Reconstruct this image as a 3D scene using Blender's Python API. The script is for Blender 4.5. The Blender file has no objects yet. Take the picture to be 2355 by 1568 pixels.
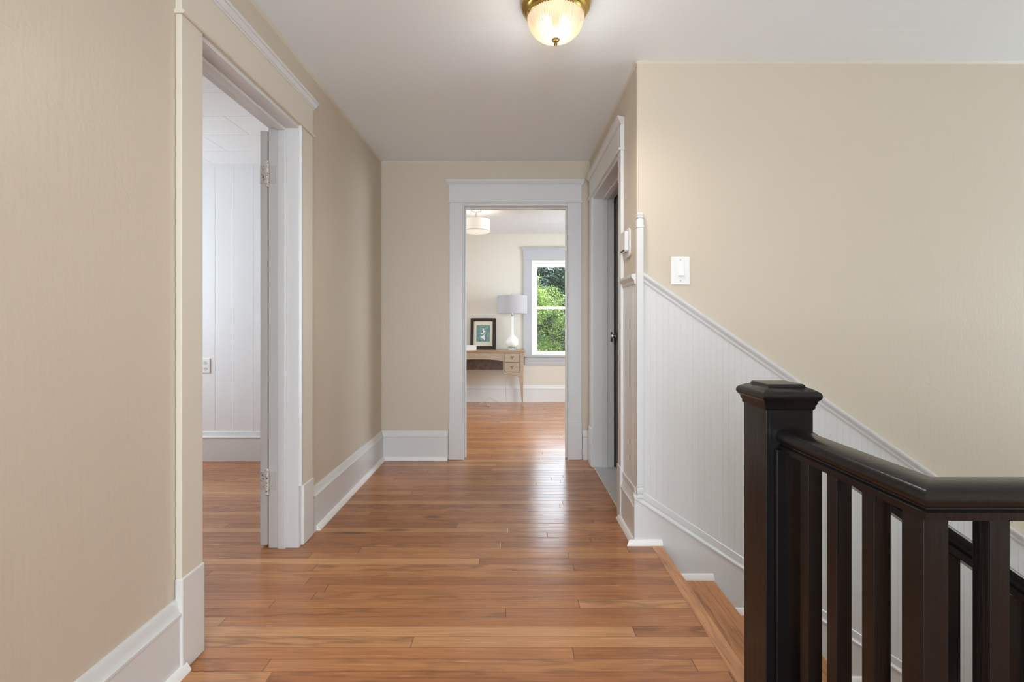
import bpy, bmesh, math, random
from mathutils import Vector, Matrix
random.seed(7)
C = bpy.context.scene.collection
SC = bpy.context.scene
PI = math.pi

# ------------------------------------------------------------------ camera
F = 1130.0                       # focal length in pixels of the 2355 px wide frame
CH = 1.093                       # camera height
cd = bpy.data.cameras.new('camera'); cam = bpy.data.objects.new('camera', cd); C.objects.link(cam)
cam.location = (0, 0, CH); cam.rotation_euler = (PI/2, 0, 0)
cd.sensor_width = 36.0; cd.sensor_fit = 'HORIZONTAL'; cd.lens = 36.0*F/2355
cd.shift_y = -(784-744)/2355
cd.clip_start = 0.02; cd.clip_end = 200
SC.camera = cam

# ------------------------------------------------------------------ world, lights, exposure
SC.view_settings.view_transform = 'Standard'; SC.view_settings.look = 'None'
SC.view_settings.gamma = 1.0; SC.view_settings.use_curve_mapping = False
SC.view_settings.exposure = 0.08
w = bpy.data.worlds.new('sky'); SC.world = w; w.use_nodes = True
bg = w.node_tree.nodes['Background']; bg.inputs[0].default_value = (0.80, 0.91, 1.02, 1); bg.inputs[1].default_value = 7.5
try:
    SC.cycles.use_denoising = True
    SC.cycles.max_bounces = 10; SC.cycles.diffuse_bounces = 6; SC.cycles.glossy_bounces = 5
    SC.cycles.transmission_bounces = 8; SC.cycles.transparent_max_bounces = 12
    SC.cycles.sample_clamp_indirect = 6.0
    SC.cycles.caustics_reflective = False; SC.cycles.caustics_refractive = False
except Exception: pass

def area(name, loc, direction, sx, sy, power, col):
    l = bpy.data.lights.new(name, 'AREA'); l.shape = 'RECTANGLE'; l.size = sx; l.size_y = sy
    l.energy = power; l.color = col
    o = bpy.data.objects.new(name, l); C.objects.link(o); o.location = loc
    o.rotation_euler = Vector(direction).to_track_quat('-Z', 'Y').to_euler()
    return o
sd = bpy.data.lights.new('sun', 'SUN'); sd.energy = 6.0; sd.angle = 0.01; sd.color = (1, .95, .85)
so = bpy.data.objects.new('sun', sd); C.objects.link(so)
so.rotation_euler = Vector((0.45, 0.75, -0.95)).to_track_quat('-Z', 'Y').to_euler()
COOL_FILL = (0.78, 0.955, 1.11)
NEU = (0.86, 0.97, 1.06)
area('fill_behind_camera', (-0.1, -2.72, 1.15), (0, 1, .5), 1.6, 2.0, 66, COOL_FILL)           # added fill; the window behind the camera is invented
area('fill_stairwell', (4.98, 1.65, 1.1), (-1, 0, 0.5), 1.2, 1.9, 3, COOL_FILL)          # added fill at a made-up stairwell end window
area('fill_left_room', (-3.64, 3.05, 1.4), (1, 0, 0), 1.3, 1.3, 3, NEU)             # fill at an unseen side window, placed to light the panelled room
area('fill_far_room_east', (2.52, 5.5, 1.35), (-1, 0, 0), 1.3, 1.3, 48, NEU)             # unseen east window, put in to brighten the far room
area('fill_far_room_west', (-2.52, 5.5, 1.35), (1, 0, 0), 1.3, 1.3, 4, NEU)  # weak extra fill at an added west opening, out of view

# ------------------------------------------------------------------ materials
MATS = {}
def nt(m): return m.node_tree.nodes, m.node_tree.links
def mat(name, col, rough=0.5, metal=0.0, bump=None, spec=0.5, coat=0.0, emis=None, trans=0.0, var=None, ior=None):
    m = bpy.data.materials.new(name); m.use_nodes = True; n, l = nt(m)
    b = n['Principled BSDF']; b.inputs['Base Color'].default_value = (*col, 1)
    b.inputs['Roughness'].default_value = rough; b.inputs['Metallic'].default_value = metal
    b.inputs['Specular IOR Level'].default_value = spec; b.inputs['Coat Weight'].default_value = coat
    b.inputs['Coat Roughness'].default_value = 0.15
    b.inputs['Transmission Weight'].default_value = trans
    if ior: b.inputs['IOR'].default_value = ior
    if emis: b.inputs['Emission Color'].default_value = (*emis[0], 1); b.inputs['Emission Strength'].default_value = emis[1]
    tc = n.new('ShaderNodeNewGeometry')
    if bump:      # list of (scale xyz, noise scale, detail, strength, distance)
        prev = None
        for (sc, ns, det, st, dist) in bump:
            mp = n.new('ShaderNodeMapping'); mp.inputs['Scale'].default_value = sc
            l.new(tc.outputs['Position'], mp.inputs['Vector'])
            no = n.new('ShaderNodeTexNoise'); no.inputs['Scale'].default_value = ns; no.inputs['Detail'].default_value = det
            l.new(mp.outputs[0], no.inputs['Vector'])
            bp = n.new('ShaderNodeBump'); bp.inputs['Strength'].default_value = st; bp.inputs['Distance'].default_value = dist
            l.new(no.outputs['Fac'], bp.inputs['Height'])
            if prev: l.new(prev.outputs[0], bp.inputs['Normal'])
            prev = bp
        l.new(prev.outputs[0], b.inputs['Normal'])
        m['lastbump'] = prev.name
    if var:       # (scale xyz, noise scale, low factor colour, high factor colour)
        mp = n.new('ShaderNodeMapping'); mp.inputs['Scale'].default_value = var[0]
        l.new(tc.outputs['Position'], mp.inputs['Vector'])
        no = n.new('ShaderNodeTexNoise'); no.inputs['Scale'].default_value = var[1]; no.inputs['Detail'].default_value = 5
        l.new(mp.outputs[0], no.inputs['Vector'])
        cr = n.new('ShaderNodeValToRGB'); cr.color_ramp.elements[0].position = .3; cr.color_ramp.elements[1].position = .7
        cr.color_ramp.elements[0].color = (*var[2], 1); cr.color_ramp.elements[1].color = (*var[3], 1)
        l.new(no.outputs['Fac'], cr.inputs[0]); l.new(cr.outputs[0], b.inputs['Base Color'])
    MATS[name] = m
    return m

def math_n(n, l, op, a, b=None, c=None):
    x = n.new('ShaderNodeMath'); x.operation = op
    for i, v in enumerate((a, b, c)):
        if v is None: continue
        if isinstance(v, (int, float)): x.inputs[i].default_value = v
        else: l.new(v, x.inputs[i])
    return x.outputs[0]

def plaster(name, col, cracks=True, rough=.42, seams=None, streak=(1, 1, .12), st=.18):
    """old painted plaster: fine orange peel, brushed streaks, hairline ridges"""
    m = mat(name, col, rough, bump=[(streak, 60, 4, st*.8, .0035), ((1, 1, .6), 75, 5, .24, .002), ((1, 1, .4), 9, 3, .10, .006)])
    n, l = nt(m); b = n['Principled BSDF']; prev = n[m['lastbump']]
    g = [x for x in n if x.type == 'NEW_GEOMETRY'][0]
    if cracks:
        mp = n.new('ShaderNodeMapping'); mp.inputs['Scale'].default_value = (1.5, 1.5, .7); mp.inputs['Location'].default_value = (3.1, 1.7, .4)
        l.new(g.outputs['Position'], mp.inputs['Vector'])
        nz = n.new('ShaderNodeTexNoise'); nz.inputs['Scale'].default_value = 3.5; nz.inputs['Detail'].default_value = 4
        l.new(mp.outputs[0], nz.inputs['Vector'])
        mx = n.new('ShaderNodeMix'); mx.data_type = 'VECTOR'; mx.inputs[0].default_value = .22
        l.new(mp.outputs[0], mx.inputs[4]); l.new(nz.outputs['Color'], mx.inputs[5])
        vo = n.new('ShaderNodeTexVoronoi'); vo.feature = 'DISTANCE_TO_EDGE'; vo.inputs['Scale'].default_value = 1.3
        l.new(mx.outputs[1], vo.inputs['Vector'])
        nz2 = n.new('ShaderNodeTexNoise'); nz2.inputs['Scale'].default_value = 1.6
        l.new(g.outputs['Position'], nz2.inputs['Vector'])
        msk = n.new('ShaderNodeMapRange'); msk.inputs[1].default_value = .50; msk.inputs[2].default_value = .62
        l.new(nz2.outputs['Fac'], msk.inputs[0])
        mr = n.new('ShaderNodeMapRange'); mr.inputs[1].default_value = 0; mr.inputs[2].default_value = .005; mr.inputs[3].default_value = 1; mr.inputs[4].default_value = 0
        l.new(vo.outputs['Distance'], mr.inputs[0])
        hh = math_n(n, l, 'MULTIPLY', mr.outputs[0], msk.outputs[0])
        bp = n.new('ShaderNodeBump'); bp.inputs['Strength'].default_value = .22; bp.inputs['Distance'].default_value = .0015
        l.new(hh, bp.inputs['Height']); l.new(prev.outputs[0], bp.inputs['Normal']); prev = bp
    if seams:     # (period_x, offset_x, period_y, offset_y)
        sp = n.new('ShaderNodeSeparateXYZ'); l.new(g.outputs['Position'], sp.inputs[0])
        hs = []
        for ax, per, off in ((0, seams[0], seams[1]), (1, seams[2], seams[3])):
            t = math_n(n, l, 'ADD', sp.outputs[ax], off); t = math_n(n, l, 'DIVIDE', t, per); t = math_n(n, l, 'FRACT', t)
            t = math_n(n, l, 'SUBTRACT', t, .5); t = math_n(n, l, 'ABSOLUTE', t)
            mr = n.new('ShaderNodeMapRange'); mr.inputs[1].default_value = 0; mr.inputs[2].default_value = .0045/per
            mr.inputs[3].default_value = 1; mr.inputs[4].default_value = 0; l.new(t, mr.inputs[0]); hs.append(mr.outputs[0])
        h = math_n(n, l, 'MAXIMUM', hs[0], hs[1])
        bp = n.new('ShaderNodeBump'); bp.inputs['Strength'].default_value = .2; bp.inputs['Distance'].default_value = .002
        l.new(h, bp.inputs['Height']); l.new(prev.outputs[0], bp.inputs['Normal']); prev = bp
    l.new(prev.outputs[0], b.inputs['Normal'])
    return m

def planks(name, width, dark, light, along='x', rough=.20, lmin=1.0, lvar=1.5, mid=None, stains=()):
    m = bpy.data.materials.new(name); m.use_nodes = True; n, l = nt(m); b = n['Principled BSDF']
    g = n.new('ShaderNodeNewGeometry'); sp = n.new('ShaderNodeSeparateXYZ'); l.new(g.outputs['Position'], sp.inputs[0])
    X, Y = (sp.outputs[0], sp.outputs[1]) if along == 'x' else (sp.outputs[1], sp.outputs[0])
    yr = math_n(n, l, 'DIVIDE', Y, width); row = math_n(n, l, 'FLOOR', yr); fy = math_n(n, l, 'FRACT', yr)
    def wn(a, bb=None):
        q = n.new('ShaderNodeTexWhiteNoise')
        if bb is None: q.noise_dimensions = '1D'; l.new(a, q.inputs['W'])
        else:
            q.noise_dimensions = '2D'; cx = n.new('ShaderNodeCombineXYZ'); l.new(a, cx.inputs[0]); l.new(bb, cx.inputs[1]); l.new(cx.outputs[0], q.inputs['Vector'])
        return q
    rr = wn(row); rs = n.new('ShaderNodeSeparateColor'); l.new(rr.outputs['Color'], rs.inputs[0])
    L = math_n(n, l, 'MULTIPLY_ADD', rs.outputs[0], lvar, lmin)
    xs = math_n(n, l, 'DIVIDE', X, L); xs = math_n(n, l, 'MULTIPLY_ADD', rs.outputs[1], 13.7, xs)
    pi = math_n(n, l, 'FLOOR', xs); fx = math_n(n, l, 'FRACT', xs)
    pr = wn(row, pi); ps = n.new('ShaderNodeSeparateColor'); l.new(pr.outputs['Color'], ps.inputs[0])
    cr = n.new('ShaderNodeValToRGB'); e = cr.color_ramp.elements
    e[0].position = 0; e[0].color = (*dark, 1); e[1].position = 1; e[1].color = (*light, 1)
    mid = mid or tuple((a*.5+c*.5) for a, c in zip(dark, light))
    k = e.new(.08); k.color = (*[a*.55+c*.45 for a, c in zip(dark, mid)], 1)
    k = e.new(.55); k.color = (*mid, 1)
    k = e.new(.88); k.color = (*[a*.6+c*.4 for a, c in zip(mid, light)], 1)
    l.new(pr.outputs['Value'], cr.inputs[0])
    # grain
    def gvec(sx, sy):
        cx = n.new('ShaderNodeCombineXYZ')
        l.new(math_n(n, l, 'MULTIPLY_ADD', ps.outputs[0], 37.0, math_n(n, l, 'MULTIPLY', X, sx)), cx.inputs[0])
        l.new(math_n(n, l, 'MULTIPLY_ADD', ps.outputs[1], 53.0, math_n(n, l, 'MULTIPLY', Y, sy)), cx.inputs[1])
        l.new(math_n(n, l, 'MULTIPLY', ps.outputs[2], 29.0), cx.inputs[2]); return cx.outputs[0]
    n1 = n.new('ShaderNodeTexNoise'); n1.inputs['Scale'].default_value = 1; n1.inputs['Detail'].default_value = 6; n1.inputs['Roughness'].default_value = .65
    l.new(gvec(5, 170), n1.inputs['Vector'])
    n2 = n.new('ShaderNodeTexNoise'); n2.inputs['Scale'].default_value = 1; n2.inputs['Detail'].default_value = 2
    l.new(gvec(2.6, 17), n2.inputs['Vector'])
    # cathedral rings from the low noise
    rg = math_n(n, l, 'MULTIPLY', n2.outputs['Fac'], 26.0); rg = math_n(n, l, 'SINE', rg); rg = math_n(n, l, 'MULTIPLY_ADD', rg, .5, .5)
    rg = math_n(n, l, 'POWER', rg, 2.5)
    mrk = n.new('ShaderNodeMapRange'); mrk.inputs[1].default_value = .45; mrk.inputs[2].default_value = .9; l.new(ps.outputs[2], mrk.inputs[0])
    rg = math_n(n, l, 'MULTIPLY', rg, math_n(n, l, 'MULTIPLY_ADD', mrk.outputs[0], .26, .05))
    f1 = n.new('ShaderNodeMapRange'); f1.inputs[1].default_value = .32; f1.inputs[2].default_value = .70; f1.inputs[3].default_value = .76; f1.inputs[4].default_value = 1.14
    l.new(n1.outputs['Fac'], f1.inputs[0])
    f = math_n(n, l, 'SUBTRACT', f1.outputs[0], rg)
    # gaps between boards, with uneven darkness
    ed = math_n(n, l, 'ABSOLUTE', math_n(n, l, 'SUBTRACT', fy, .5))
    gp = n.new('ShaderNodeMapRange'); gp.inputs[1].default_value = .478; gp.inputs[2].default_value = .497; l.new(ed, gp.inputs[0])
    exx = math_n(n, l, 'MULTIPLY', math_n(n, l, 'MINIMUM', fx, math_n(n, l, 'SUBTRACT', 1.0, fx)), L)
    gx = n.new('ShaderNodeMapRange'); gx.inputs[1].default_value = .0022; gx.inputs[2].default_value = .0006; l.new(exx, gx.inputs[0])
    gap = math_n(n, l, 'MAXIMUM', gp.outputs[0], gx.outputs[0])
    f = math_n(n, l, 'MULTIPLY', f, math_n(n, l, 'MULTIPLY_ADD', gap, -.62, 1.0))
    # large faint wear blotches
    n3 = n.new('ShaderNodeTexNoise'); n3.inputs['Scale'].default_value = 1.7; n3.inputs['Detail'].default_value = 4; l.new(g.outputs['Position'], n3.inputs['Vector'])
    f3 = n.new('ShaderNodeMapRange'); f3.inputs[1].default_value = .3; f3.inputs[2].default_value = .7; f3.inputs[3].default_value = .9; f3.inputs[4].default_value = 1.08
    l.new(n3.outputs['Fac'], f3.inputs[0]); f = math_n(n, l, 'MULTIPLY', f, f3.outputs[0])
    # old dark water stains with their own shape
    for (sx_, sy_, rx, ry) in stains:
        dx = math_n(n, l, 'DIVIDE', math_n(n, l, 'SUBTRACT', X, sx_), rx); dy = math_n(n, l, 'DIVIDE', math_n(n, l, 'SUBTRACT', Y, sy_), ry)
        dd = math_n(n, l, 'SQRT', math_n(n, l, 'ADD', math_n(n, l, 'MULTIPLY', dx, dx), math_n(n, l, 'MULTIPLY', dy, dy)))
        dd = math_n(n, l, 'ADD', dd, math_n(n, l, 'MULTIPLY_ADD', n1.outputs['Fac'], 1.2, -.6))
        ms = n.new('ShaderNodeMapRange'); ms.inputs[1].default_value = .35; ms.inputs[2].default_value = 1.1; ms.inputs[3].default_value = .42; ms.inputs[4].default_value = 1.0
        l.new(dd, ms.inputs[0]); f = math_n(n, l, 'MULTIPLY', f, ms.outputs[0])
    vm = n.new('ShaderNodeVectorMath'); vm.operation = 'SCALE'; l.new(cr.outputs[0], vm.inputs[0]); l.new(f, vm.inputs['Scale'])
    l.new(vm.outputs[0], b.inputs['Base Color'])
    rm = n.new('ShaderNodeMapRange'); rm.inputs[1].default_value = .3; rm.inputs[2].default_value = .7; rm.inputs[3].default_value = rough-.05; rm.inputs[4].default_value = rough+.09
    l.new(n1.outputs['Fac'], rm.inputs[0]); l.new(rm.outputs[0], b.inputs['Roughness'])
    bp0 = n.new('ShaderNodeBump'); bp0.inputs['Strength'].default_value = .16; bp0.inputs['Distance'].default_value = .010
    n4 = n.new('ShaderNodeTexNoise'); n4.inputs['Scale'].default_value = 1; n4.inputs['Detail'].default_value = 1; l.new(gvec(2.5, 12), n4.inputs['Vector']); l.new(n4.outputs['Fac'], bp0.inputs['Height'])
    bp = n.new('ShaderNodeBump'); bp.inputs['Strength'].default_value = .35; bp.inputs['Distance'].default_value = .0015; bp.invert = True
    l.new(gap, bp.inputs['Height']); l.new(bp0.outputs[0], bp.inputs['Normal'])
    l.new(bp.outputs[0], b.inputs['Normal'])
    MATS[name] = m
    return m

plaster('wall_beige', (.59, .51, .405), rough=.40)
plaster('ceiling_paint', (.86, .915, .945), rough=.34, seams=(.82, .12, 1.02, .35), streak=(1, 1, 1), st=.10)
plaster('far_wall_paint', (.66, .615, .53), cracks=False, st=.08)
mat('popcorn_ceiling', (.72, .72, .72), .8, bump=[((1, 1, 1), 120, 3, .8, .006)], var=((1, 1, 1), 90, (.60, .60, .60), (.80, .80, .80)))
mat('white_trim', (.68, .675, .66), .30, bump=[((1, 1, .2), 30, 3, .12, .003)])
mat('cream_trim', (.66, .60, .50), .38, bump=[((1, 1, .15), 45, 3, .15, .003)])
mat('worn_white', (.68, .665, .63), .35, bump=[((1, 1, .4), 40, 4, .4, .003)])
mat('new_white', (.84, .83, .80), .45)
mat('grey_trim', (.43, .435, .445), .4)
mat('panel_white', (.80, .80, .80), .45, bump=[((1, 1, .3), 20, 2, .08, .003)])
mat('dark_gap', (.03, .03, .03), .8)
mat('tile_ceiling', (.80, .79, .78), .8, bump=[((1, 1, 1), 250, 2, .3, .002)])
planks('oak_floor', .0572, (.35, .135, .055), (.58, .285, .125), mid=(.45, .185, .072), stains=((-.85, 2.565, .13, .022), (-.62, 2.60, .10, .024), (-.45, 2.78, .07, .02)))
planks('oak_tread', .085, (.42, .17, .06), (.56, .25, .10), along='y', lmin=4, lvar=2, rough=.3)
planks('oak_nosing', .5, (.54, .25, .11), (.58, .28, .13), along='y', lmin=6, lvar=2, rough=.3)
mat('black_paint', (.0065, .005, .0048), .26, bump=[((1, 1, .06), 90, 4, .35, .002)], coat=.0, spec=.38)
mat('navy_door', (.008, .011, .018), .35)
mat('grey_threshold', (.55, .55, .56), .5, bump=[((1, 1, 1), 30, 3, .2, .002)])
mat('brass', (.55, .37, .10), .22, 1.0, bump=[((1, 1, 1), 18, 2, .12, .004)])
mat('old_brass', (.22, .14, .05), .35, 1.0)
mat('nickel', (.62, .58, .55), .3, 1.0)
mat('chrome', (.8, .8, .82), .08, 1.0)
mat('hinge_paint', (.62, .60, .57), .4, bump=[((1, 1, 1), 90, 3, .5, .003)])
mat('chipped', (.10, .06, .045), .6)
mat('hinge_metal', (.62, .60, .57), .42, var=((1, 1, 1), 130, (.08, .05, .035), (.64, .60, .55)))
n_ = MATS['hinge_metal'].node_tree.nodes
for q in n_:
    if q.type == 'VALTORGB': q.color_ramp.elements[0].position = .36; q.color_ramp.elements[1].position = .42
mat('plastic_white', (.82, .82, .80), .3)
mat('slot_dark', (.04, .04, .04), .6)
mat('lamp_shade_grey', (.44, .43, .45), .9, bump=[((1, 1, 1), 400, 1, .3, .001)])
mat('white_ceramic', (.83, .83, .81), .12)
mat('crystal', (.75, .82, .88), .05, trans=.85, ior=1.5)
mat('drum_shade', (.85, .80, .72), .8, emis=((1.0, .93, .82), .30))
mat('desk_wood', (.47, .37, .26), .45, var=((1.5, 1.5, 22), 6, (.30, .23, .155), (.43, .335, .235)))
mat('desk_top_wood', (.44, .27, .14), .3, var=((2, 20, 2), 6, (.36, .21, .10), (.50, .31, .17)))
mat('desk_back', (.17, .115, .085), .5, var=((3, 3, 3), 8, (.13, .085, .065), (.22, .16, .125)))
mat('dark_line', (.09, .055, .035), .6)
mat('frame_wood', (.028, .013, .009), .45, spec=.3)
mat('mat_board', (.66, .62, .50), .8)
mat('art_teal', (.12, .25, .25), .6, var=((6, 1, 6), 6, (.08, .17, .19), (.22, .34, .28)))
mat('art_white', (.75, .76, .72), .7)
mat('box_white', (.80, .80, .77), .5)
mat('cord_grey', (.45, .42, .38), .5)
mat('plug_tan', (.42, .33, .24), .5)
mat('bark', (.10, .07, .045), .9)
mat('soil_grass', (.06, .11, .03), .9)
mat('bulb_glow', (1, .9, .7), .5, emis=((1.0, .80, .50), 5.0))
mat('rib_glass', (1.0, .93, .80), .10, trans=.72, ior=1.35, emis=((1.0, .76, .46), .22))
for nm, a_, b_ in (('leaf_bright', (.012, .045, .008), (.20, .28, .045)), ('leaf_dark', (.008, .026, .008), (.035, .075, .02)), ('leaf_blue', (.012, .032, .022), (.055, .10, .065))):
    mat(nm, a_, .5, var=((1, 1, 1), 1.9, a_, b_))  # dark noise tones paint the shaded gaps inside the foliage into the colour
m = bpy.data.materials.new('window_glass'); m.use_nodes = True; n, l = nt(m); MATS['window_glass'] = m
for q in list(n):
    if q.type != 'OUTPUT_MATERIAL': n.remove(q)
tr = n.new('ShaderNodeBsdfTransparent'); gl = n.new('ShaderNodeBsdfGlossy'); gl.inputs['Roughness'].default_value = .02
mx = n.new('ShaderNodeMixShader'); fr = n.new('ShaderNodeFresnel'); fr.inputs['IOR'].default_value = 1.45
l.new(fr.outputs[0], mx.inputs[0]); l.new(tr.outputs[0], mx.inputs[1]); l.new(gl.outputs[0], mx.inputs[2])
l.new(mx.outputs[0], [q for q in n if q.type == 'OUTPUT_MATERIAL'][0].inputs[0])

# ------------------------------------------------------------------ mesh helpers
def wloc(o):
    v = Vector((0, 0, 0))
    while o is not None: v = v+o.location; o = o.parent
    return v
class MB:
    def __init__(s): s.v = []; s.f = []
    def add(s, vs, fs):
        k = len(s.v); s.v += [Vector(p) for p in vs]; s.f += [tuple(i+k for i in q) for q in fs]; return s
    def box(s, x0, x1, y0, y1, z0, z1):
        vs = [(x, y, z) for x in (x0, x1) for y in (y0, y1) for z in (z0, z1)]
        return s.add(vs, [(0, 1, 3, 2), (4, 6, 7, 5), (0, 4, 5, 1), (2, 3, 7, 6), (0, 2, 6, 4), (1, 5, 7, 3)])
    def prism(s, poly, axis, a, b):
        def P(p, t):
            if axis == 'y': return (p[0], t, p[1])
            if axis == 'x': return (t, p[0], p[1])
            return (p[0], p[1], t)
        n = len(poly); vs = [P(p, a) for p in poly]+[P(p, b) for p in poly]
        return s.add(vs, [tuple(range(n)), tuple(range(2*n-1, n-1, -1))]+[(i, (i+1) % n, n+(i+1) % n, n+i) for i in range(n)])
    def sweep(s, prof, A, B, out, up, ca=0.0, cb=0.0):
        """profile of (out, up) points carried from A to B; ca/cb lengthen each end with the out distance (mitre)"""
        A, B, out, up = map(Vector, (A, B, out, up)); d = (B-A).normalized(); n = len(prof)
        vs = [A+out*o+up*u-d*ca*o for o, u in prof]+[B+out*o+up*u+d*cb*o for o, u in prof]
        return s.add(vs, [tuple(range(n)), tuple(range(2*n-1, n-1, -1))]+[(i, (i+1) % n, n+(i+1) % n, n+i) for i in range(n)])
    def lathe(s, prof, c, segs=32, rib=0, ramp=0.0, sq=False, cap=True):
        cx, cy, cz = c; vs = []; fs = []; m_ = len(prof)
        for (r, z) in prof:
            for i in range(segs):
                a = 2*PI*i/segs; rr = r*(1+ramp*math.cos(rib*a)) if rib else r
                vs.append((cx+rr*math.cos(a), cy+rr*math.sin(a), cz+z))
        for j in range(m_-1):
            for i in range(segs):
                k = (i+1) % segs; fs.append((j*segs+i, j*segs+k, (j+1)*segs+k, (j+1)*segs+i))
        if cap: fs.append(tuple(range(segs-1, -1, -1))); fs.append(tuple((m_-1)*segs+i for i in range(segs)))
        return s.add(vs, fs)
    def square(s, prof, cx, cy):
        """stack of square sections (half width, z)"""
        vs = []; fs = []
        for (h, z) in prof: vs += [(cx-h, cy-h, z), (cx+h, cy-h, z), (cx+h, cy+h, z), (cx-h, cy+h, z)]
        for j in range(len(prof)-1):
            for i in range(4):
                k = (i+1) % 4; fs.append((4*j+i, 4*j+k, 4*j+4+k, 4*j+4+i))
        q = 4*(len(prof)-1); fs += [(3, 2, 1, 0), (q, q+1, q+2, q+3)]
        return s.add(vs, fs)
    def tube(s, pts, r, segs=8):
        pts = [Vector(p) for p in pts]; vs = []; fs = []
        for i, p in enumerate(pts):
            d = (pts[min(i+1, len(pts)-1)]-pts[max(i-1, 0)]).normalized()
            u = d.cross(Vector((0, 0, 1)));
            if u.length < 1e-3: u = d.cross(Vector((1, 0, 0)))
            u.normalize(); v = d.cross(u)
            rr = r[i] if isinstance(r, (list, tuple)) else r
            vs += [p+(u*math.cos(2*PI*k/segs)+v*math.sin(2*PI*k/segs))*rr for k in range(segs)]
        for i in range(len(pts)-1):
            for k in range(segs):
                j = (k+1) % segs; fs.append((i*segs+k, i*segs+j, (i+1)*segs+j, (i+1)*segs+k))
        fs.append(tuple(range(segs-1, -1, -1))); fs.append(tuple((len(pts)-1)*segs+k for k in range(segs)))
        return s.add(vs, fs)
    def xf(s, M):
        s.v = [M @ p for p in s.v]; return s
    def build(s, name, m_, parent=None, smooth=False, bevel=0.0, seg=2, origin=None, struct=False):
        me = bpy.data.meshes.new(name); o = bpy.data.objects.new(name, me); C.objects.link(o)
        if parent is not None: off = wloc(parent); o.parent = parent
        elif struct: off = Vector((0, 0, 0))
        else:
            xs = [p.x for p in s.v]; ys = [p.y for p in s.v]; zs = [p.z for p in s.v]
            off = Vector(((min(xs)+max(xs))/2, (min(ys)+max(ys))/2, min(zs))); o.location = off
        me.from_pydata([tuple(p-off) for p in s.v], [], s.f)
        bm = bmesh.new(); bm.from_mesh(me); bmesh.ops.recalc_face_normals(bm, faces=bm.faces[:]); bm.to_mesh(me); bm.free()
        me.materials.append(MATS[m_] if isinstance(m_, str) else m_)
        if smooth:
            for p in me.polygons: p.use_smooth = True
        if bevel:
            md = o.modifiers.new('edge', 'BEVEL'); md.width = bevel; md.segments = seg; md.limit_method = 'ANGLE'; md.angle_limit = math.radians(40)
        if smooth or bevel:
            try:
                for p in me.polygons: p.use_smooth = True
                md = o.modifiers.new('wn', 'WEIGHTED_NORMAL') if bevel else None
                if not bevel and smooth != 'all':
                    me.set_sharp_from_angle(angle=math.radians(35))
            except Exception: pass
        return o
def thing(name, loc, label=None, cat=None, group=None, kind=None):
    o = bpy.data.objects.new(name, None); C.objects.link(o); o.location = loc; o.empty_display_size = .05
    return tag(o, label, cat, group, kind)
def tag(o, label=None, cat=None, group=None, kind=None):
    if label: o['label'] = label
    if cat: o['category'] = cat
    if group: o['group'] = group
    if kind: o['kind'] = kind
    return o
def struct(o, label=None, cat=None):
    return tag(o, label, cat, None, 'structure')
def wall(name, axis, t0, t1, u0, u1, z0, z1, ops, m_, label, cat='wall'):
    """slab wall normal to axis between t0 and t1, with rectangular openings (u0,u1,z0,z1)"""
    mb = MB(); us = sorted(set([u0, u1]+[a for o in ops for a in o[:2]])); zs = sorted(set([z0, z1]+[a for o in ops for a in o[2:]]))
    for i in range(len(us)-1):
        j = 0
        while j < len(zs)-1:
            uc = (us[i]+us[i+1])/2
            solid = lambda k: not any(o[0] < uc < o[1] and o[2] < (zs[k]+zs[k+1])/2 < o[3] for o in ops)
            if not solid(j): j += 1; continue
            k = j
            while k+1 < len(zs)-1 and solid(k+1): k += 1
            if axis == 'x': mb.box(t0, t1, us[i], us[i+1], zs[j], zs[k+1])
            else: mb.box(us[i], us[i+1], t0, t1, zs[j], zs[k+1])
            j = k+1
    return struct(mb.build(name, m_, struct=True), label, cat)

# ------------------------------------------------------------------ room shell
WL = -1.052; WR = .625; YF = 3.96; YS = 2.453; H = 2.4
LO = (1.625, 2.41)        # left doorway opening along y (between wall ends)
RO = (2.815, 3.745)       # right doorway opening
FO = (-.405, .467)        # far doorway opening along x
DZ = 2.065
wall('wall_left', 'x', WL-.135, WL, -2.6, YF, 0, H, [(LO[0], LO[1], 0, DZ)], 'wall_beige', 'beige painted plaster wall of the hall, with the tall open doorway to the panelled room')
wall('wall_far', 'y', YF, YF+.14, -3.7, 2.5, 0, H+.1, [(FO[0], FO[1], 0, DZ)], 'wall_beige', 'beige end wall of the hall with the cased doorway in its middle')
wall('wall_right', 'x', WR, WR+.14, YS+.12, YF, 0, H, [(RO[0], RO[1], 0, DZ)], 'wall_beige', 'short beige side wall holding the narrow dark doorway')
wall('wall_stair', 'y', YS, YS+.12, WR, 4.9, -2.7, H, [], 'wall_beige', 'broad beige plaster wall above the descending stairs')
wall('wall_back', 'y', -2.72, -2.6, -1.19, 2.3, 0, H, [(-.9, .7, .12, 2.2)], 'wall_beige', 'beige wall of the hall behind the viewer')
wall('wall_hall_side', 'x', 2.2, 2.3, -2.6, .8, 0, H, [], 'wall_beige', 'beige side wall where the landing balustrade ends')
wall('wall_stairwell_near', 'y', .70, .80, 2.3, 4.9, -2.7, H, [], 'wall_beige', 'beige stairwell wall on the near side')
wall('wall_stairwell_lower', 'y', .70, .80, .62, 2.3, -2.7, -.25, [], 'panel_white', 'white stairwell wall below the landing')
wall('wall_stairwell_end', 'x', 4.9, 5.0, .70, YS+.12, -2.7, H, [(1.05, 2.25, .15, 2.05)], 'wall_beige', 'beige wall at the foot of the stairs')
wall('wall_stairwell_under', 'x', .60, .70, .80, YS, -2.7, -.25, [], 'panel_white', 'white wall under the landing edge')
wall('wall_left_room_west', 'x', -3.7, -3.6, -1.1, YF, 0, H, [(2.4, 3.7, .75, 2.05)], 'panel_white', 'white side wall of the panelled room')
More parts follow.
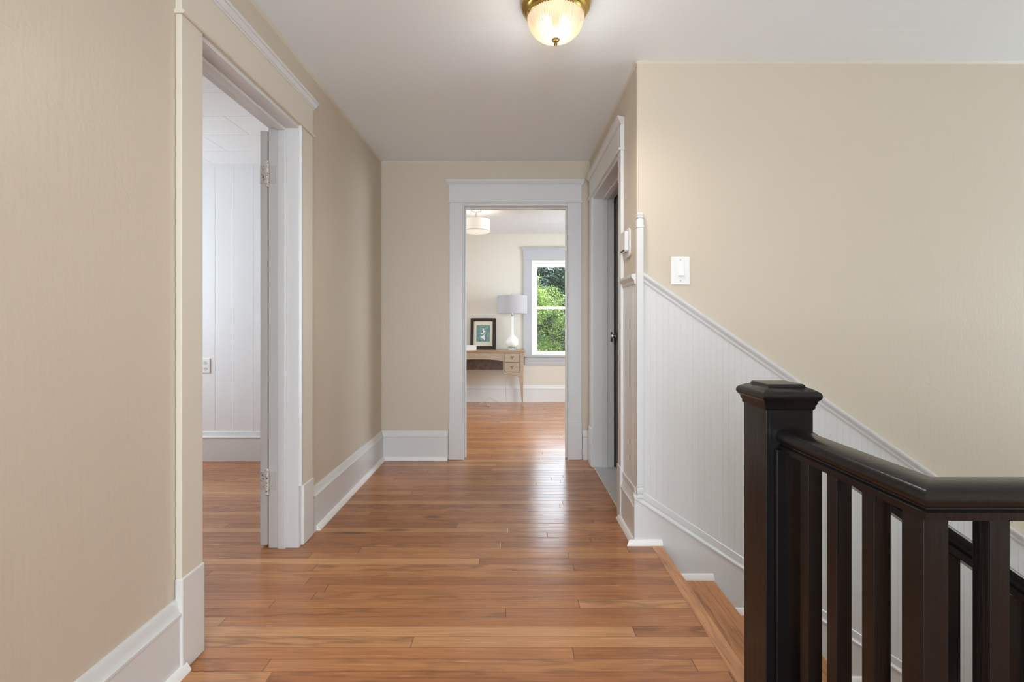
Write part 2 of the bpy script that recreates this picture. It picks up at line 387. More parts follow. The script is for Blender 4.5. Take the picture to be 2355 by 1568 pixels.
wall('wall_left_room_south', 'y', -1.1, -1.0, -3.7, WL-.135, 0, H, [], 'panel_white', 'white near wall of the panelled room')
wall('wall_far_room_back', 'y', 6.86, 7.0, -2.5, 2.5, -.2, H+.1, [(.262, 1.16, .645, 1.975)], 'far_wall_paint', 'pale cream back wall of the far room behind the desk')
wall('wall_far_room_east', 'x', 2.4, 2.5, 4.1, 6.86, 0, H, [(4.85, 6.15, .7, 2.0)], 'far_wall_paint', 'cream side wall of the far room')
wall('wall_far_room_west', 'x', -2.5, -2.4, 4.1, 6.86, 0, H, [(4.85, 6.15, .7, 2.0)], 'far_wall_paint', 'cream left side wall of the far room')
wall('wall_bathroom_east', 'x', 2.4, 2.5, YS+.12, YF, 0, H, [], 'wall_beige', 'side wall of the dark room behind the right doorway')

fl = MB().box(-3.7, .690, -2.6, 7.0, -.25, 0).box(.690, 2.5, YS+.12, 7.0, -.25, 0).box(.690, 2.3, -2.6, .80, -.25, 0)
struct(fl.build('floor', 'oak_floor', struct=True), 'glossy narrow orange oak strip floor running through hall and rooms', 'floor')
struct(MB().box(.6, 5.0, .7, YS+.12, -2.95, -2.7).build('floor_lower', 'oak_floor', struct=True), 'oak floor at the foot of the stairs', 'floor')
struct(MB().box(-1.19, 5.0, -2.72, YF+.1, H, H+.12).build('ceiling', 'ceiling_paint', struct=True), 'pale grey glossy hall ceiling with faint board seams', 'ceiling')
struct(MB().box(-2.5, 2.5, YF+.14, 7.0, 2.345, 2.5).build('ceiling_far_room', 'popcorn_ceiling', struct=True), 'white textured ceiling of the far room', 'ceiling')
struct(MB().box(-3.7, -1.187, -1.1, YF, 2.45, 2.52).build('roof_slab', 'dark_gap', struct=True), 'slab above the panelled room ceiling', 'ceiling')
# left room ceiling tiles (staggered rectangles with open joints)
tl = MB(); ty = 3.93; r_ = 0
while ty > -1.0:
    ty0 = max(ty-.305, -1.0); x = -3.6-(.61 if r_ % 2 else .3)*.5
    x = -3.6-(.33 if r_ % 2 else 0)
    while x < -1.187:
        a = max(x, -3.6); b_ = min(x+.61, -1.187)
        if b_-a > .03: tl.box(a+.0015, b_-.0015, ty0+.0015, ty-.0015, 2.366, 2.45)
        x += .61
    ty -= .305; r_ += 1
struct(tl.build('ceiling_left_room', 'tile_ceiling', struct=True), 'white tiled ceiling of the panelled room', 'ceiling')
# left room panelled wall (wide vertical boards with v grooves)
pn = MB(); x = -3.6
pts = []
while x < -1.187:
    e_ = min(x+.1535, -1.187)
    pts += [(x+.0022, 3.925), (e_-.0022, 3.925), (e_-.0008, 3.9262)] ; x = e_+.0
    pts += [(x+.0008, 3.9262)]
pts = [p for p in pts if p[0] < -1.19]; pts = [(-3.6, 3.955)]+[(-3.6, 3.925)]+pts+[(-1.187, 3.925), (-1.187, 3.955)]
pn.prism(pts, 'z', .0, 2.366)
struct(pn.build('wall_panelling', 'panel_white', struct=True), 'white vertical board panelling seen through the left doorway', 'wall panelling')

# thin paint bead where the walls meet the ceiling
pb_ = MB(); TRI = [(0, 0), (.009, 0), (0, -.011)]
pb_.sweep(TRI, (WL, -2.6, H), (WL, YF, H), (1, 0, 0), (0, 0, 1)); pb_.sweep(TRI, (WL, YF, H), (WR, YF, H), (0, -1, 0), (0, 0, 1))
pb_.sweep(TRI, (WR, YF, H), (WR, YS, H), (-1, 0, 0), (0, 0, 1)); pb_.sweep(TRI, (WR, YS, H), (4.9, YS, H), (0, -1, 0), (0, 0, 1))
struct(pb_.build('trim_10', 'cream_trim', struct=True), 'thin cream paint line where walls meet the hall ceiling', 'trim')
# ------------------------------------------------------------------ baseboards
BASE = [(0, 0), (.019, 0), (.019, .178), (.023, .182), (.023, .190), (.017, .196), (.015, .206), (.011, .214), (.010, .226), (.006, .232), (0, .233)]
SHOE = [(.019, 0), (.040, 0), (.040, .006), (.028, .024), (.019, .026)]
def base(name, A, B, out, label, m_='white_trim', shoe=True, sa=0, sb=0, ca=0, cb=0, sh=SHOE):
    o = MB().sweep(BASE, A, B, out, (0, 0, 1), ca, cb).build(name, m_, struct=True, smooth=True)
    struct(o, label, 'baseboard')
    if shoe:
        d = (Vector(B)-Vector(A)).normalized()
        MB().sweep(sh, Vector(A)+d*sa, Vector(B)-d*sb, out, (0, 0, 1), ca, cb).build('shoe_moulding', 'new_white', parent=o, smooth=True)
    return o
base('baseboard_left_near', (WL, -2.6, 0), (WL, 1.538, 0), (1, 0, 0), 'white baseboard under the near left beige wall', sb=-.012)
base('baseboard_left_far', (WL, 2.565, 0), (WL, YF, 0), (1, 0, 0), 'white baseboard on the left between doorway and corner', sa=.03, cb=-1)
base('baseboard_far_left', (WL, YF, 0), (-.515, YF, 0), (0, -1, 0), 'white baseboard on the end wall left of the doorway', ca=-1)
base('baseboard_far_right', (.567, YF, 0), (WR, YF, 0), (0, -1, 0), 'short white baseboard in the corner right of the far doorway', shoe=False)
base('baseboard_right', (WR, 2.737, 0), (WR, YS, 0), (-1, 0, 0), 'short white baseboard below the narrow beadboard panel', sa=-.02, cb=0)
base('baseboard_far_room', (-2.4, 6.86, 0), (2.4, 6.86, 0), (0, -1, 0), 'white baseboard behind the desk', shoe=False)
base('baseboard_left_room', (-3.6, 3.925, 0), (WL-.14, 3.925, 0), (0, -1, 0), 'white baseboard under the white panelling', shoe=False)
base('baseboard_back', (.82, -2.6, 0), (2.2, -2.6, 0), (0, 1, 0), 'white baseboard on the wall behind the viewer', shoe=False)
# thin picture bead where the far corner meets (paint line)
# ------------------------------------------------------------------ door casings
CAP = [(0, 0), (.025, .0), (.025, .009), (.029, .010), (.034, .018), (.038, .024), (.038, .028), (.043, .029), (.044, .040), (0, .040)]
BEAD = [(0, 0), (.028, 0), (.032, .004), (.032, .009), (.028, .013), (0, .013)]
def casing_set(root, P, out, along, u_out0, u_in0, u_in1, u_out1, mat_c, mat_p, mat_h, cap_m, ztop=2.062, t=.020, name_flip=False):
    """P(u) gives a wall-surface point at u along the wall; out = unit vector into the hall"""
    out = Vector(out); al = Vector(along)
    def slab(u0, u1, z0, z1, th, nm, m_, bev=.003):
        mb = MB(); p0 = Vector(P(u0)); p1 = Vector(P(u1))
        vs = []
        for p in (p0, p1):
            for o_ in (0, th):
                for z in (z0, z1): vs.append((p+out*o_)[:2]+(z,))
        mb.add(vs, [(0, 1, 3, 2), (4, 6, 7, 5), (0, 4, 5, 1), (2, 3, 7, 6), (0, 2, 6, 4), (1, 5, 7, 3)])
        return mb.build(nm, m_, parent=root, bevel=bev)
    slab(u_out0, u_in0, .29, ztop, t, 'casing', mat_c[0]); slab(u_in1, u_out1, .29, ztop, t, 'casing', mat_c[1])
    g = .006
    slab(u_out0-g, u_in0+g*.6, 0, .298, t+.006, 'plinth_block', mat_p[0], .007); slab(u_in1-g*.6, u_out1+g, 0, .298, t+.006, 'plinth_block', mat_p[1], .007)
    slab(u_out0-.002, u_out1+.002, ztop+.01, 2.212, t+.002, 'header', mat_h, .002)
    A = Vector(P(u_out0-.006)); B = Vector(P(u_out1+.006))
    A.z = B.z = ztop-.002
    MB().sweep(BEAD, A, B, out, (0, 0, 1)).build('header_bead', mat_h, parent=root, smooth=True)
    A = Vector(P(u_out0)); B = Vector(P(u_out1)); A.z = B.z = 2.203
    MB().sweep(CAP, A, B, out, (0, 0, 1), 1*.55, 1*.55).build('header_cap', cap_m, parent=root)

# --- left doorway (door_1)
d1 = thing('door_1', (WL, 2.0, 0), 'tall open doorway on the left leading to the white panelled room', 'doorway', kind='structure')
casing_set(d1, lambda u: (WL, u, 0), (1, 0, 0), (0, 1, 0), 1.535, 1.641, 2.425, 2.545, ('cream_trim', 'cream_trim'), ('worn_white', 'worn_white'), 'cream_trim', 'white_trim')
XI = WL-.135
# jambs: far (facing camera), near, head, with bead strip on the hall edge
MB().box(XI-.0, WL+.012, 2.395, 2.42, 0, 2.062).build('jamb', 'white_trim', parent=d1, bevel=.0015)
MB().box(XI-.0, WL+.012, 1.615, 1.637, 0, 2.062).build('jamb', 'white_trim', parent=d1, bevel=.0015)
MB().box(XI-.0, WL+.012, 1.637, 2.395, 2.045, 2.062).build('head_jamb', 'white_trim', parent=d1, bevel=.0015)
MB().box(WL-.085, WL-.030-.018, 2.382, 2.395, 0, 2.045).box(WL-.085, WL-.048, 1.637, 1.650, 0, 2.045).box(WL-.085, WL-.048, 1.65, 2.382, 2.030, 2.045).build('stop_moulding', 'white_trim', parent=d1, bevel=.003)
MB().tube([(WL+.014, 2.408, .30), (WL+.014, 2.408, 2.06)], .010, 10).build('edge_bead', 'white_trim', parent=d1, smooth=True)
# room side casing
MB().box(XI-.004, XI, 2.42, 2.50, 0, 2.06).box(XI-.018, XI, 1.53, 1.63, 0, 2.06).box(XI-.02, XI, 1.52, 2.52, 2.066, 2.19).build('room_side_casing', 'white_trim', parent=d1, bevel=.002)
# leaf folded right back against the room side of the wall
LX0, LX1 = -1.231, -1.195
leaf = MB().box(LX0, LX1-.0, 2.395+.006, 2.395+.76, .012, 2.035).build('door_leaf', 'white_trim', parent=d1, bevel=.002)
for (z0, z1) in ((.25, .85), (1.0, 1.9)):
    MB().box(LX0-.004, LX0+.001, 2.50, 2.98, z0, z1).build('raised_panel', 'white_trim', parent=leaf, bevel=.004)
def hinge(zc, worn):
    hx = -1.187; hy = 2.381
    mb = MB()
    mb.lathe([(.001, -.066), (.006, -.063), (.0085, -.057), (.005, -.051), (.0085, -.049), (.0085, -.030), (.0062, -.029), (.0062, -.027), (.0088, -.026), (.0088, -.003), (.0062, -.002), (.0062, 0), (.0088, .001), (.0088, .024), (.0062, .025), (.0062, .027), (.0085, .028), (.0085, .046), (.0045, .048), (.0085, .053), (.0092, .058), (.006, .064), (.001, .066)], (hx, hy, zc), 14)
    h = mb.build('hinge', worn, parent=d1, smooth=True)
    MB().box(LX0+.001, hx-.003, 2.3985, 2.4015, zc-.043, zc+.043).build('hinge_plate', 'hinge_metal' if worn == 'hinge_metal' else 'hinge_paint', parent=h, bevel=.001)
    MB().box(hx+.004, hx+.036, 2.3925, 2.3955, zc-.043, zc+.043).build('hinge_plate', 'hinge_paint', parent=h, bevel=.001)
    sc = MB()
    for (dx, dz) in ((-.034, .0), (-.027, .025), (-.027, -.027)):
        sc.add([(hx+dx+.0022*math.cos(a*PI/4), 2.3982, zc+dz+.0022*math.sin(a*PI/4)) for a in range(8)], [tuple(range(8))])
    sc.build('screw', 'chipped', parent=h)
hinge(1.82, 'hinge_metal'); hinge(.325, 'hinge_metal')

# --- far doorway (door_2)
d2 = thing('door_2', (.03, YF, 0), 'white cased doorway at the end of the hall opening to the far room', 'doorway', kind='structure')
casing_set(d2, lambda u: (u, YF, 0), (0, -1, 0), (1, 0, 0), -.503, -.390, .452, .556, ('white_trim',)*2, ('white_trim',)*2, 'white_trim', 'white_trim', t=.021)
MB().box(-.408, -.388, YF-.012, YF+.15, 0, 2.062).build('jamb', 'white_trim', parent=d2, bevel=.0015)
MB().box(.450, .470, YF-.012, YF+.15, 0, 2.062).build('jamb', 'white_trim', parent=d2, bevel=.0015)
MB().box(-.388, .450, YF-.012, YF+.15, 2.042, 2.062).build('head_jamb', 'white_trim', parent=d2, bevel=.0015)
MB().box(-.388, -.374, YF+.045, YF+.085, 0, 2.042).box(.436, .450, YF+.045, YF+.085, 0, 2.042).box(-.374, .436, YF+.045, YF+.085, 2.028, 2.042).build('stop_moulding', 'white_trim', parent=d2, bevel=.003)
MB().tube([(-.391, YF-.016, 0), (-.391, YF-.016, 2.06)], .009, 10).tube([(.453, YF-.016, 0), (.453, YF-.016, 2.06)], .009, 10).build('edge_bead', 'white_trim', parent=d2, smooth=True)
MB().box(-.50, -.39, YF+.14, YF+.16, 0, 2.06).box(.452, .56, YF+.14, YF+.16, 0, 2.06).box(-.5, .56, YF+.14, YF+.16, 2.06, 2.2).build('room_side_casing', 'white_trim', parent=d2, bevel=.002)

# --- right doorway (door_3), a nearly closed dark door set deep in a white frame
d3 = thing('door_3', (WR, 3.28, 0), 'narrow slanted view of the white framed doorway with a dark door on the right', 'doorway', kind='structure')
casing_set(d3, lambda u: (WR, u, 0), (-1, 0, 0), (0, 1, 0), 2.735, 2.810, 3.735, 3.850, ('white_trim',)*2, ('white_trim',)*2, 'white_trim', 'white_trim')
MB().box(WR-.012, WR+.150, 3.73, 3.75, 0, 2.062).build('jamb', 'white_trim', parent=d3, bevel=.0015)
MB().box(WR-.012, WR+.150, 2.795, 2.818, 0, 2.062).build('jamb', 'white_trim', parent=d3, bevel=.0015)
MB().box(WR-.012, WR+.150, 2.818, 3.73, 2.042, 2.062).build('head_jamb', 'white_trim', parent=d3, bevel=.0015)
MB().box(WR+.060, WR+.100, 3.717, 3.73, 0, 2.042).box(WR+.060, WR+.100, 2.818, 3.717, 2.028, 2.042).build('stop_moulding', 'white_trim', parent=d3, bevel=.003)
dl = MB().box(.781, .816, 2.825, 3.80, .012, 2.035).build('door_leaf', 'navy_door', parent=d3, bevel=.002)
kb = MB()
kb.lathe([(.024, 0), (.026, .004), (.010, .008), (.009, .022), (.020, .028), (.026, .038), (.024, .048), (.012, .054)], (0, 0, 0), 20)
kb.xf(Matrix.Translation((.780, 3.672, 1.0)) @ Matrix.Scale(.72, 4) @ Matrix.Rotation(-PI/2, 4, 'Y')).build('knob', 'nickel', parent=dl, smooth=True)
MB().box(.748, .762, 3.7265, 3.7305, .955, 1.03).build('strike_plate', 'slot_dark', parent=d3)
MB().box(WR+.0, WR+.5, 2.818, 3.73, .0, .006).build('threshold', 'grey_threshold', parent=d3, bevel=.002)
MB().box(WR-.004, WR+.004, 2.818, 3.73, .0, .008).build('threshold_edge', 'mat_board', parent=d3, bevel=.002)

# ------------------------------------------------------------------ stair wall woodwork
def zr(x): return 1.347-.694*(x-.657)            # top of the sloped cap rail
def zb(x): return .258-.655*(x-.65)              # lower end of the beadboard
def bead_pts(u0, u1, sp=.030):
    """(u, proud) profile of beadboard"""
    P = [(u0, .006)]; u = u0+.012
    while u < u1-.012:
        P += [(u-.0022, .006), (u-.0008, .0050), (u+.0008, .0050), (u+.0022, .006)]; u += sp
    return P+[(u1, .006)]
def beadboard(name, u0, u1, P, top, bot, label):
    mb = MB(); pr = bead_pts(u0, u1); vs = []; fs = []
    for (u, d) in pr: vs += [P(u, d, bot(u)), P(u, d, top(u))]
    for i in range(len(pr)-1): fs.append((2*i, 2*i+2, 2*i+3, 2*i+1))
    k = len(vs); vs += [P(u0, 0, bot(u0)), P(u0, 0, top(u0)), P(u1, 0, bot(u1)), P(u1, 0, top(u1))]; q = 2*len(pr)-2
    fs += [(k, k+2, k+3, k+1), (k, 0, 1, k+1), (q, k+2, k+3, q+1), tuple([k]+list(range(0, 2*len(pr), 2))+[k+2]), tuple([k+1]+list(range(1, 2*len(pr), 2))+[k+3])]
    mb.add(vs, fs); return struct(mb.build(name, 'white_trim', struct=True), label, 'wall panelling')
XE = 4.88
beadboard('trim_1', .648, XE, lambda u, d, z: (u, YS-d, z), lambda x: zr(x)-.02, lambda x: zb(x)-.02, 'white beadboard wainscot with sloping top following the stairs')
beadboard('trim_2', 2.45, 2.735, lambda u, d, z: (WR-d, u, z), lambda y: 1.32, lambda y: .23, 'narrow white beadboard panel between the dark doorway and the corner')
RAIL = [(0, 0), (.010, 0), (.014, .006), (.014, .016), (.020, .024), (.026, .030), (.028, .036), (.028, .046), (.020, .050), (0, .050)]
def slope_sweep(name, prof, z_of, x0, x1, label, m_='white_trim'):
    A = Vector((x0, YS, z_of(x0))); B = Vector((x1, YS, z_of(x1)))
    # keep ends vertical
    mb = MB(); n = len(prof); vs = [A+Vector((0, -o, u)) for o, u in prof]+[B+Vector((0, -o, u)) for o, u in prof]
    mb.add(vs, [tuple(range(n)), tuple(range(2*n-1, n-1, -1))]+[(i, (i+1) % n, n+(i+1) % n, n+i) for i in range(n)])
    return struct(mb.build(name, m_, struct=True, smooth=True), label, 'trim')
slope_sweep('trim_3', RAIL, lambda x: zr(x)-.052, .649, XE, 'white moulded cap rail sloping down the stair wall')
o = MB().sweep(RAIL, (WR, 2.745, 1.292), (WR, 2.455, 1.292), (-1, 0, 0), (0, 0, 1)).build('trim_4', 'white_trim', struct=True, smooth=True)
struct(o, 'short white chair rail beside the corner post', 'trim')
slope_sweep('trim_5', [(0, 0), (.012, 0), (.012, .032), (.009, .036), (0, .036)], lambda x: zb(x)-.036, .648, XE, 'flat white band at the foot of the beadboard')
o = MB().box(WR-.012, WR, 2.46, 2.735, .236, .27).build('trim_6', 'white_trim', struct=True, bevel=.002); struct(o, 'flat band under the narrow beadboard panel', 'trim')
# stair skirt board with moulded top
sk = MB()
def zs_(x): return zb(x)-.062
sk.prism([(.606, .0), (.606, zs_(.606)), (XE, zs_(XE)), (XE, -2.7), (4.4, -2.7), (.70, -.30), (.70, 0)], 'y', YS-.019, YS)
o = struct(sk.build('trim_7', 'white_trim', struct=True), 'white stair skirt board with moulded top edge', 'trim')
prof = [(0, 0), (.019, 0), (.023, .004), (.023, .012), (.017, .018), (.015, .026), (.0, .030)]
A = Vector((.603, YS, zs_(.603)-.002)); B = Vector((XE, YS, zs_(XE)-.002)); n_p = len(prof)
MB().add([A+Vector((0, -a, b)) for a, b in prof]+[B+Vector((0, -a, b)) for a, b in prof],
         [tuple(range(n_p)), tuple(range(2*n_p-1, n_p-1, -1))]+[(i, (i+1) % n_p, n_p+(i+1) % n_p, n_p+i) for i in range(n_p)]).build('skirt_moulding', 'white_trim', parent=o, smooth=True)
MB().sweep(SHOE, (.606, YS, 0), (.742, YS, 0), (0, -1, 0), (0, 0, 1), 1, 0).build('shoe_moulding', 'new_white', parent=o, smooth=True)
RISE, RUN, NX = .170, .254, .742
for k in range(1, 14):
    MB().sweep(SHOE, (NX+RUN*(k-1)-.02, YS, -RISE*k), (NX+RUN*k, YS, -RISE*k), (0, -1, 0), (0, 0, 1)).build('shoe_moulding', 'new_white', parent=o, smooth=True)
# corner guard post with turned ends
cg = thing('corner_post', (.634, YS-.008, .225), 'slim white corner post with turned ends where the beadboard panels meet', 'corner post')
cx_, cy_ = .6345, YS-.009
MB().box(cx_-.0165, cx_+.0165, cy_-.0165, cy_+.0165, .297, 1.568).build('post', 'white_trim', parent=cg, bevel=.003)
tp = [(.0165, 1.568), (.018, 1.571), (.018, 1.577), (.015, 1.582), (.0155, 1.590), (.0165, 1.598), (.0155, 1.606), (.010, 1.613), (.010, 1.617), (.0145, 1.620), (.0145, 1.625), (.011, 1.628), (.014, 1.632), (.0145, 1.640), (.010, 1.644)]
MB().square(tp, cx_, cy_).build('top_turning', 'white_trim', parent=cg, bevel=.0015)
bt = [(.012, .226), (.0165, .230), (.0165, .238), (.011, .243), (.011, .248), (.0165, .254), (.0175, .266), (.0165, .276), (.012, .282), (.017, .288), (.0165, .297)]
MB().square(bt, cx_, cy_).build('bottom_turning', 'white_trim', parent=cg, bevel=.0015)
# bare upper corner bead of the plaster
struct(MB().tube([(WR+.004, YS+.004, 1.645), (WR+.004, YS+.004, H)], .006, 10).build('trim_9', 'wall_beige', struct=True, smooth=True), 'rounded beige plaster corner above the white corner post', 'trim')

# ------------------------------------------------------------------ staircase
st = thing('staircase', (2.4, 1.85, -2.7), 'orange oak stairs descending behind the black balustrade', 'staircase', kind='structure')
MB().prism([(.686, -.028), (.686, .0012), (.738, .0012), (.742, -.004), (.744, -.012), (.742, -.022), (.736, -.028)], 'y', .84, YS-.019).build('landing_nosing', 'oak_nosing', parent=st)
MB().box(.700, .718, 1.262, YS-.019, -RISE, -.028).build('riser', 'white_trim', parent=st)
for k in range(1, 15):
    nx = NX+RUN*k; z = -RISE*k
    MB().prism([(nx-RUN-.026, z-.028), (nx-RUN-.026, z), (nx-.006, z), (nx, z-.005), (nx+.002, z-.014), (nx, z-.023), (nx-.006, z-.028)], 'y', 1.245, YS-.019).build('tread', 'oak_tread', parent=st)
    MB().box(nx-.042, nx-.024, 1.262, YS-.019, z-RISE, z-.028).build('riser', 'white_trim', parent=st)
pl = [(.700, -.03)]
for k in range(0, 15): pl += [(NX+RUN*k-.024, -RISE*k-.028), (NX+RUN*k-.024, -RISE*(k+1)-.028)]
pl += [(4.3, -2.7), (3.9, -2.7), (.700, -.62)]
MB().prism(pl, 'y', 1.262, 1.282).build('side_panel', 'white_trim', parent=st)

# ------------------------------------------------------------------ landing balustrade
BX0 = .6465; NY0 = 1.25; NC = (.7065, 1.31)
lb = thing('landing_balustrade', (NC[0], NC[1], 0), 'black painted balustrade around the stairwell with the tall capped newel post', 'balustrade')
nw = MB().box(BX0, BX0+.12, NY0, NY0+.12, .0, .878).build('newel_post', 'black_paint', parent=lb, bevel=.002)
MB().square([(.060, .872), (.064, .877), (.064, .884), (.067, .888), (.068, .895), (.072, .899), (.0755, .905), (.0755, .912), (.0735, .917), (.068, .921), (.056, .9275), (.048, .9300), (.0475, .9345), (.044, .937)], *NC).build('newel_cap', 'black_paint', parent=nw, bevel=.0015)
MB().box(.6665, .7365, NY0-.014, NY0, .0, .775).build('side_plate', 'black_paint', parent=nw, bevel=.002)
# handrail profile: (across, height) symmetric about the centre line
HPR = [(.021, .770), (.033, .770), (.034, .783), (.029, .787), (.029, .790), (.036, .794), (.0405, .803), (.0400, .811), (.034, .819), (.026, .8235)]
HP = HPR+[(0, .825)]+[(-a, z) for a, z in reversed(HPR)]
def rail_path(name, pts, prof, parent):
    """mitred rail along plan points (x,y); profile (left-right, z)"""
    vs = []; fs = []; n = len(prof); P = [Vector((p[0], p[1])) for p in pts]
    for i, p in enumerate(P):
        d1_ = (P[i]-P[i-1]).normalized() if i > 0 else (P[1]-P[0]).normalized()
        d2_ = (P[i+1]-P[i]).normalized() if i < len(P)-1 else d1_
        n1 = Vector((d1_.y, -d1_.x)); n2 = Vector((d2_.y, -d2_.x)); m_ = (n1+n2).normalized(); m_ = m_/max(.3, m_.dot(n1))
        for (a, z) in prof: q = p+m_*a; vs.append((q.x, q.y, z))
    for i in range(len(P)-1):
        for k in range(n): j = (k+1) % n; fs.append((i*n+k, i*n+j, (i+1)*n+j, (i+1)*n+k))
    fs += [tuple(range(n)), tuple((len(P)-1)*n+k for k in range(n-1, -1, -1))]
    return MB().add(vs, fs).build(name, 'black_paint', parent=parent, smooth=True)
RX, RY = .711, .838
rail_path('handrail', [(RX, NY0-.0), (RX, RY), (2.198, RY)], HP, lb)
MB().box(RX-.022, RX+.022, RY+.02, NY0-.014, .0, .018).box(RX-.022, 2.198, RY-.022, RY+.022, .0, .018).build('bottom_rail', 'black_paint', parent=lb, bevel=.003)
for yc in (1.162, 1.062, .954):
    MB().box(.6905, .7235, yc-.0165, yc+.0165, .016, .772).build('baluster', 'black_paint', parent=lb, bevel=.0015)
MB().box(.680, .722, .812, .858, .016, .772).build('corner_baluster', 'black_paint', parent=lb, bevel=.0015)
xb = .8165
while xb < 2.15:
    MB().box(xb-.0165, xb+.0165, RY-.0165, RY+.0165, .016, .772).build('baluster', 'black_paint', parent=lb, bevel=.0015); xb += .1165
# stair balustrade descending behind
sb_ = thing('stair_balustrade', (2.4, 1.31, -2.3), 'black sloping stair rail with square balusters, going down behind the landing rail', 'balustrade')
SL = RISE/RUN+.015
def zt(x): return .826-SL*(x-.766)
SP = [(-.027, -.072), (.027, -.072), (.027, -.052), (.022, -.046), (.030, -.036), (.035, -.024), (.034, -.010), (.024, -.001), (0, .002), (-.024, -.001), (-.034, -.010), (-.035, -.024), (-.030, -.036), (-.022, -.046), (-.027, -.052)]
xa, xz = .766, 3.95; n_p = len(SP)
MB().add([(xa, 1.31+a, zt(xa)+b) for a, b in SP]+[(xz, 1.31+a, zt(xz)+b) for a, b in SP],
         [tuple(range(n_p)), tuple(range(2*n_p-1, n_p-1, -1))]+[(i, (i+1) % n_p, n_p+(i+1) % n_p, n_p+i) for i in range(n_p)]).build('handrail', 'black_paint', parent=sb_, smooth=True)
x = .862
while x < 3.9:
    k = int((x+.0165-NX)/RUN)+1; zt0 = -RISE*k
    MB().prism([(x, zt0), (x, zt(x)-.070), (x+.033, zt(x+.033)-.070), (x+.033, zt0)], 'y', 1.294, 1.326).build('baluster', 'black_paint', parent=sb_, bevel=.0012)
    x += .0955
MB().box(3.95, 4.06, 1.255, 1.365, -2.7, -1.15).build('newel_post', 'black_paint', parent=sb_, bevel=.002)

# ------------------------------------------------------------------ wall devices
sw = thing('light_switch', (.839, YS, 1.288), 'white rocker light switch on the beige wall above the sloping wainscot', 'light switch')
MB().box(.793, .885, YS-.0065, YS, 1.288, 1.427).build('plate', 'plastic_white', parent=sw, bevel=.003, seg=3)
MB().box(.822, .859, YS-.0085, YS-.006, 1.325, 1.402).build('rocker_frame', 'plastic_white', parent=sw, bevel=.001)
MB().prism([(YS-.0085, 1.329), (YS-.0165, 1.332), (YS-.0115, 1.362), (YS-.0095, 1.398), (YS-.0075, 1.398)], 'x', .8255, .8555).build('rocker', 'plastic_white', parent=sw, bevel=.0008)
for z in (1.307, 1.411):
    c_ = MB(); c_.lathe([(.0034, 0), (.0034, .0012), (.002, .002)], (0, 0, 0), 12).xf(Matrix.Translation((.839, YS-.0062, z)) @ Matrix.Rotation(PI/2, 4, 'X')).build('screw', 'nickel', parent=sw)
ch = thing('wall_chime', (WR, 2.64, 1.44), 'small rounded white device on the wall beside the narrow dark doorway', 'wall device')
def rrect(y0, y1, z0, z1, r, n=6):
    P = []
    for (cy, cz, a0) in ((y1-r, z1-r, 0), (y0+r, z1-r, PI/2), (y0+r, z0+r, PI), (y1-r, z0+r, 1.5*PI)):
        for i in range(n+1): a = a0+PI/2*i/n; P.append((cy+r*math.cos(a), cz+r*math.sin(a)))
    return P
MB().prism(rrect(2.575, 2.705, 1.445, 1.60, .03), 'x', WR-.010, WR).build('backplate', 'white_trim', parent=ch, bevel=.003)
MB().prism(rrect(2.595, 2.700, 1.475, 1.585, .014), 'x', WR-.030, WR-.009).build('cover', 'white_trim', parent=ch, bevel=.004)
MB().prism(rrect(2.605, 2.69, 1.478, 1.487, .004), 'x', WR-.0315, WR-.029).build('slot', 'slot_dark', parent=ch)
ou = thing('power_outlet', (-2.46, 3.925, .70), 'white duplex power outlet on the panelled wall at the edge of the left doorway', 'power outlet')
MB().box(-2.484, -2.410, 3.917, 3.925, .698, .816).build('plate', 'plastic_white', parent=ou, bevel=.003)
for z in (.733, .782):
    MB().prism([(p[0]-2.447, p[1]+z) for p in [(math.cos(a*PI/8)*.016, math.sin(a*PI/8)*.014) for a in range(16)]], 'y', 3.9145, 3.9175).build('socket', 'plastic_white', parent=ou)
    MB().box(-2.455, -2.453, 3.913, 3.916, z-.001, z+.008).box(-2.442, -2.440, 3.913, 3.916, z-.001, z+.008).box(-2.449, -2.445, 3.913, 3.916, z-.009, z-.005).build('slot', 'slot_dark', parent=ou)

# ------------------------------------------------------------------ hall ceiling light
cl = thing('ceiling_light', (.178, 2.0, H), 'brass flush ceiling light with glowing ribbed glass bowl in the hall', 'ceiling light')
MB().lathe([(.128, 0), (.140, -.004), (.1415, -.012), (.1385, -.018), (.1395, -.024), (.1350, -.030), (.1290, -.034), (.1300, -.040), (.1240, -.048), (.1190, -.052), (.1170, -.060), (.1130, -.064), (.1090, -.062), (.105, -.04), (.100, -.008)], (.178, 2.0, H), 64, cap=False).build('brass_pan', 'brass', parent=cl, smooth=True)
MB().lathe([(.1, -.006), (.1, -.008), (.001, -.010)], (.178, 2.0, H), 32, cap=False).build('inner_reflector', 'white_ceramic', parent=cl, smooth=True)
gp_ = []
for i in range(15):
    a = (PI/2)*i/14; gp_.append((.1105*math.cos(a)**.82+.004, -.060-.092*math.sin(a)))
inn = [(max(r-.0045, .001), z+.0045) for r, z in reversed(gp_)]
MB().lathe(gp_+inn, (.178, 2.0, H), 384, rib=64, ramp=.013, cap=False).build('glass_bowl', 'rib_glass', parent=cl, smooth='all')
MB().lathe([(.003, -.150), (.014, -.149), (.016, -.153), (.013, -.158), (.006, -.160), (.0055, -.164), (.0070, -.167), (.0068, -.174), (.004, -.178), (.001, -.179)], (.178, 2.0, H), 20).build('finial', 'old_brass', parent=cl, smooth=True)
for s_ in (-1, 1):
    MB().lathe([(.001, -.03), (.012, -.026), (.020, -.014), (.022, 0), (.018, .014), (.010, .022), (.009, .030)], (.178+s_*.040, 2.0, H-.082), 20).build('bulb', 'bulb_glow', parent=cl, smooth=True)
